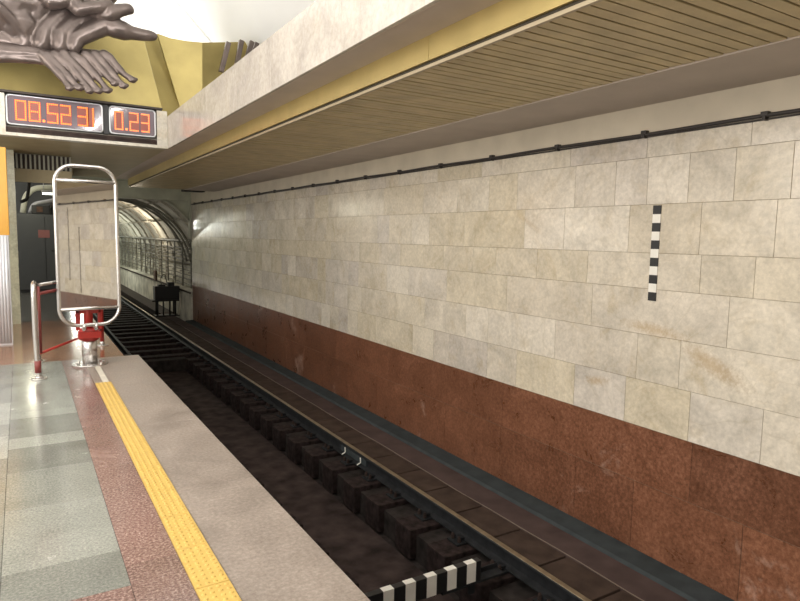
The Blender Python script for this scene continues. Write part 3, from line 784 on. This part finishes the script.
# ---- LED clocks
SEG = {'0': 'abcdef', '8': 'abcdefg', '5': 'afgcd', '2': 'abged', '3': 'abgcd', '1': 'bc'}
def digit(bm, ch, x, z, w_, h_, y, dot):
    """dotted seven segment digit, x left, z bottom"""
    S = {'a': ((0, h_), (w_, h_)), 'b': ((w_, h_), (w_, h_/2)), 'c': ((w_, h_/2), (w_, 0)), 'd': ((0, 0), (w_, 0)), 'e': ((0, h_/2), (0, 0)), 'f': ((0, h_), (0, h_/2)), 'g': ((0, h_/2), (w_, h_/2))}
    pts = set()
    for s in SEG[ch]:
        (ax, az), (bx, bz) = S[s]; n_ = 5
        for k in range(n_+1): pts.add((round(ax+(bx-ax)*k/n_, 4), round(az+(bz-az)*k/n_, 4)))
    for (a, b) in pts:
        bmesh.ops.create_cube(bm, size=1, matrix=Matrix.Translation((x+a, y, z+b)) @ Matrix.Diagonal((dot, .004, dot*1.15, 1)))
LEDPLATE = emit('led_glow_plate', (.26, .075, .055), .10)  # weakly glowing plates imitate LED light bleeding around the digits
def clock(x0, x1, z0, z1, chars, label, led, dot):
    c = tag(empty('station_clock', (x0, CY, z0)), label, 'clock'); W, H = x1-x0, z1-z0
    bm = BM(); box(bm, .004, W-.004, .018, .115, .004, H-.004, .015); link('housing', bm, M['black'], c)
    bm = BM(); lp = []
    r_ = .045; t = .014
    for cxx, czz, a0 in ((W-r_-t, H-r_-t, 0), (r_+t, H-r_-t, 90), (r_+t, r_+t, 180), (W-r_-t, r_+t, 270)):
        for k in range(6):
            a = math.radians(a0+18*k); lp.append((cxx+r_*math.cos(a), .008, czz+r_*math.sin(a)))
    tube(bm, lp, t, 8, closed=True); link('frame', bm, M['frame_alu'], c)
    bm = BM(); box(bm, t*1.2, W-t*1.2, .010, .018, t*1.2, H-t*1.2, .003); link('display_glass', bm, M['glassdark'], c)
    for ch, x, w_ in chars:
        if ch != '.':
            bm = BM(); box(bm, x-.02, x+w_+.02, .0085, .0098, .075, H-.075); link('glow_plate', bm, LEDPLATE, c)
        bm = BM()
        if ch == '.': bmesh.ops.create_cube(bm, size=1, matrix=Matrix.Translation((x, .007, .095)) @ Matrix.Diagonal((.03, .004, .03, 1)))
        else: digit(bm, ch, x, .085, w_, H-.17, .007, dot)
        link('digit' if ch != '.' else 'decimal_point', bm, led, c)
    return c
k_ = .0128
clock(-.120, 1.130, 3.085, 3.515, [('0', .125, .115), ('8', .29, .125), ('.', .465, 0), ('5', .52, .12), ('2', .69, .115), ('3', .915, .115), ('1', 1.08-.02, .05)],
      'long digital clock with glowing orange numerals reading 08.52 31', M['led'], .016)
clock(1.205, 1.885, 3.085, 3.515, [('0', .09, .10), ('.', .245, 0), ('2', .30, .11), ('3', .47, .10)],
      'shorter interval clock with glowing orange numerals reading 0.23', M['led_washed'], .016)

# ---- bronze hands sculpture
def solid(name, chains, parent, vox=.016, sm=3):
    """continuous cast surface: tapered chains fused by a voxel remesh"""
    bm = BM()
    for ch in chains:
        P = [(at(x, y, Y), r) for x, y, Y, r in ch]
        for i in range(len(P)):
            bmesh.ops.create_icosphere(bm, subdivisions=2, radius=P[i][1], matrix=Matrix.Translation(P[i][0]))
            if i+1 < len(P):
                (a, ra), (b, rb) = P[i], P[i+1]; d = b-a
                if d.length < 1e-4: continue
                q = d.to_track_quat('Z', 'Y').to_matrix().to_4x4()
                bmesh.ops.create_cone(bm, cap_ends=True, segments=14, radius1=ra, radius2=rb, depth=d.length, matrix=Matrix.Translation((a+b)/2)@q)
    o = link(name, bm, M['bronze'], parent)
    md = o.modifiers.new('fuse', 'REMESH'); md.mode = 'VOXEL'; md.voxel_size = vox; md.use_smooth_shade = True
    s = o.modifiers.new('soften', 'SMOOTH'); s.factor = .5; s.iterations = sm
    return o
HS = tag(empty('bronze_hands_sculpture', (.4, 10.6, 3.56)), 'brown bronze sculpture of large overlapping hands above the station clock', 'sculpture')
Ya = 10.3
# big hand: forearm and back of hand at upper left, knuckles below, fingers running to the upper right
big = [
 [(-70, -40, Ya+.1, .55), (-30, -15, Ya+.1, .50), (0, 8, Ya+.05, .42), (18, 24, Ya, .30), (24, 38, Ya-.05, .17)],
 [(-40, 30, Ya+.1, .30), (-10, 38, Ya+.05, .22), (12, 42, Ya, .16), (24, 43, Ya-.08, .12)],
 [(10, 0, Ya, .35), (35, 6, Ya, .26), (30, 25, Ya-.02, .18)],
 # fold lines of the tendons
 [(-2, 6, Ya-.36, .06), (12, 20, Ya-.26, .07), (22, 33, Ya-.17, .07), (28, 42, Ya-.14, .06)],
 # finger 1
 [(41, 44, Ya-.12, .13), (44, 33, Ya-.12, .125), (54, 20, Ya-.08, .12), (68, 6, Ya-.02, .12), (76, -6, Ya, .12)],
 # finger 2
 [(60, 46, Ya-.14, .12), (60, 36, Ya-.14, .125), (70, 26, Ya-.1, .12), (86, 14, Ya-.04, .12), (98, 6, Ya, .11)],
 # long lowest finger (thumb) reaching right
 [(74, 47, Ya-.16, .105), (76, 39, Ya-.16, .115), (90, 32, Ya-.14, .13), (106, 25, Ya-.12, .14), (115, 28, Ya-.14, .145), (124, 31, Ya-.14, .135), (132, 33, Ya-.14, .10), (143, 35, Ya-.14, .088), (150, 35.8, Ya-.14, .08), (153, 36.3, Ya-.14, .068)],
 [(22, 40, Ya-.02, .15), (42, 38, Ya-.02, .12), (60, 40, Ya-.04, .12), (76, 42, Ya-.08, .10)],
 [(84, 26, Ya, .18), (100, 18, Ya, .16), (112, 22, Ya-.02, .14)],
]
solid('hand', big, HS, .018, 3)
# knuckle bumps are part of the same cast hand; upper hand with fingers pointing right
up = [
 [(30, -30, Ya-.1, .30), (45, -12, Ya-.15, .22), (50, 0, Ya-.25, .13), (60, 1, Ya-.28, .10), (66, 0, Ya-.28, .09)],
 [(50, -14, Ya-.15, .2), (72, 0, Ya-.2, .14), (78, 9, Ya-.28, .10), (88, 8, Ya-.30, .085), (100, 7, Ya-.28, .085), (108, 4, Ya-.26, .07)],
 [(70, -16, Ya-.1, .2), (90, -6, Ya-.1, .14), (104, 2, Ya-.12, .10), (112, -3, Ya-.12, .08)],
 [(86, 6, Ya-.06, .13), (98, 12, Ya-.16, .12), (109, 14, Ya-.22, .12), (119, 10.5, Ya-.22, .095), (128, 9, Ya-.22, .08), (129.5, 10, Ya-.22, .07)],
]
solid('hand', up, HS, .016, 2)
# slender lower hands with spread fingers
lo = [
 [(-40, 48, Ya-.0, .17), (-5, 50, Ya-.05, .13), (20, 52, Ya-.1, .11), (42, 54, Ya-.14, .09)],
 [(-40, 57, Ya-.0, .09), (10, 56, Ya-.08, .09), (36, 59, Ya-.14, .07), (46, 62, Ya-.16, .055)],
 [(40, 55, Ya-.1, .09), (60, 55, Ya-.08, .09), (80, 54, Ya-.06, .08), (104, 55, Ya-.08, .06), (108, 56, Ya-.1, .05)],
]
fing = [[(42, 55), (48, 62), (54, 68.5), (60, 75), (65, 81.5), (70, 88)], [(48, 56), (56, 64), (63, 70.5), (69, 77), (75, 84), (80, 88)],
        [(55, 55), (63, 61), (71, 67), (77, 75), (84, 83), (90, 91)], [(64, 54), (71, 61), (79, 69), (86, 76), (92, 83), (99, 91)],
        [(74, 56), (83, 61), (89, 68), (96, 76), (102, 83), (108, 90.5)], [(86, 55), (92, 59), (98, 66), (104, 73), (109.5, 79), (115, 83.5)],
        [(95, 55), (101, 60), (107, 67), (113, 74), (118, 80), (124, 86)], [(104, 55), (109, 57.5), (114, 63), (120, 70), (125, 75), (133, 80)]]
for i, f in enumerate(fing):
    rr_ = [.078, .068, .055, .056, .040, .048]
    lo.append([(x, y, Ya-.17-.025*k, rr_[k]) for k, (x, y) in enumerate(f)])
    x, y = f[-1]; lo.append([(x-2.5, y+.2, Ya-.30, .034), (x+3.2, y-.6, Ya-.30, .028)])
solid('hand', lo, HS, .012, 1)
settle(HS)

# ---- open vertical joints in the track wall beside the camera (seen in the mirror)
bm = BM()
for y_, z0, z1 in ((-2.97, .35, 2.5), (-2.23, .05, 1.95)):
    pts = []; z = z0
    while z < z1: pts.append((WX-.001, y_+random.uniform(-.008, .008), z)); z += .12
    tube(bm, pts, .011, 6)
struct('trim_12', bm, M['groove'], 'dark vertical cracks between wall slabs')
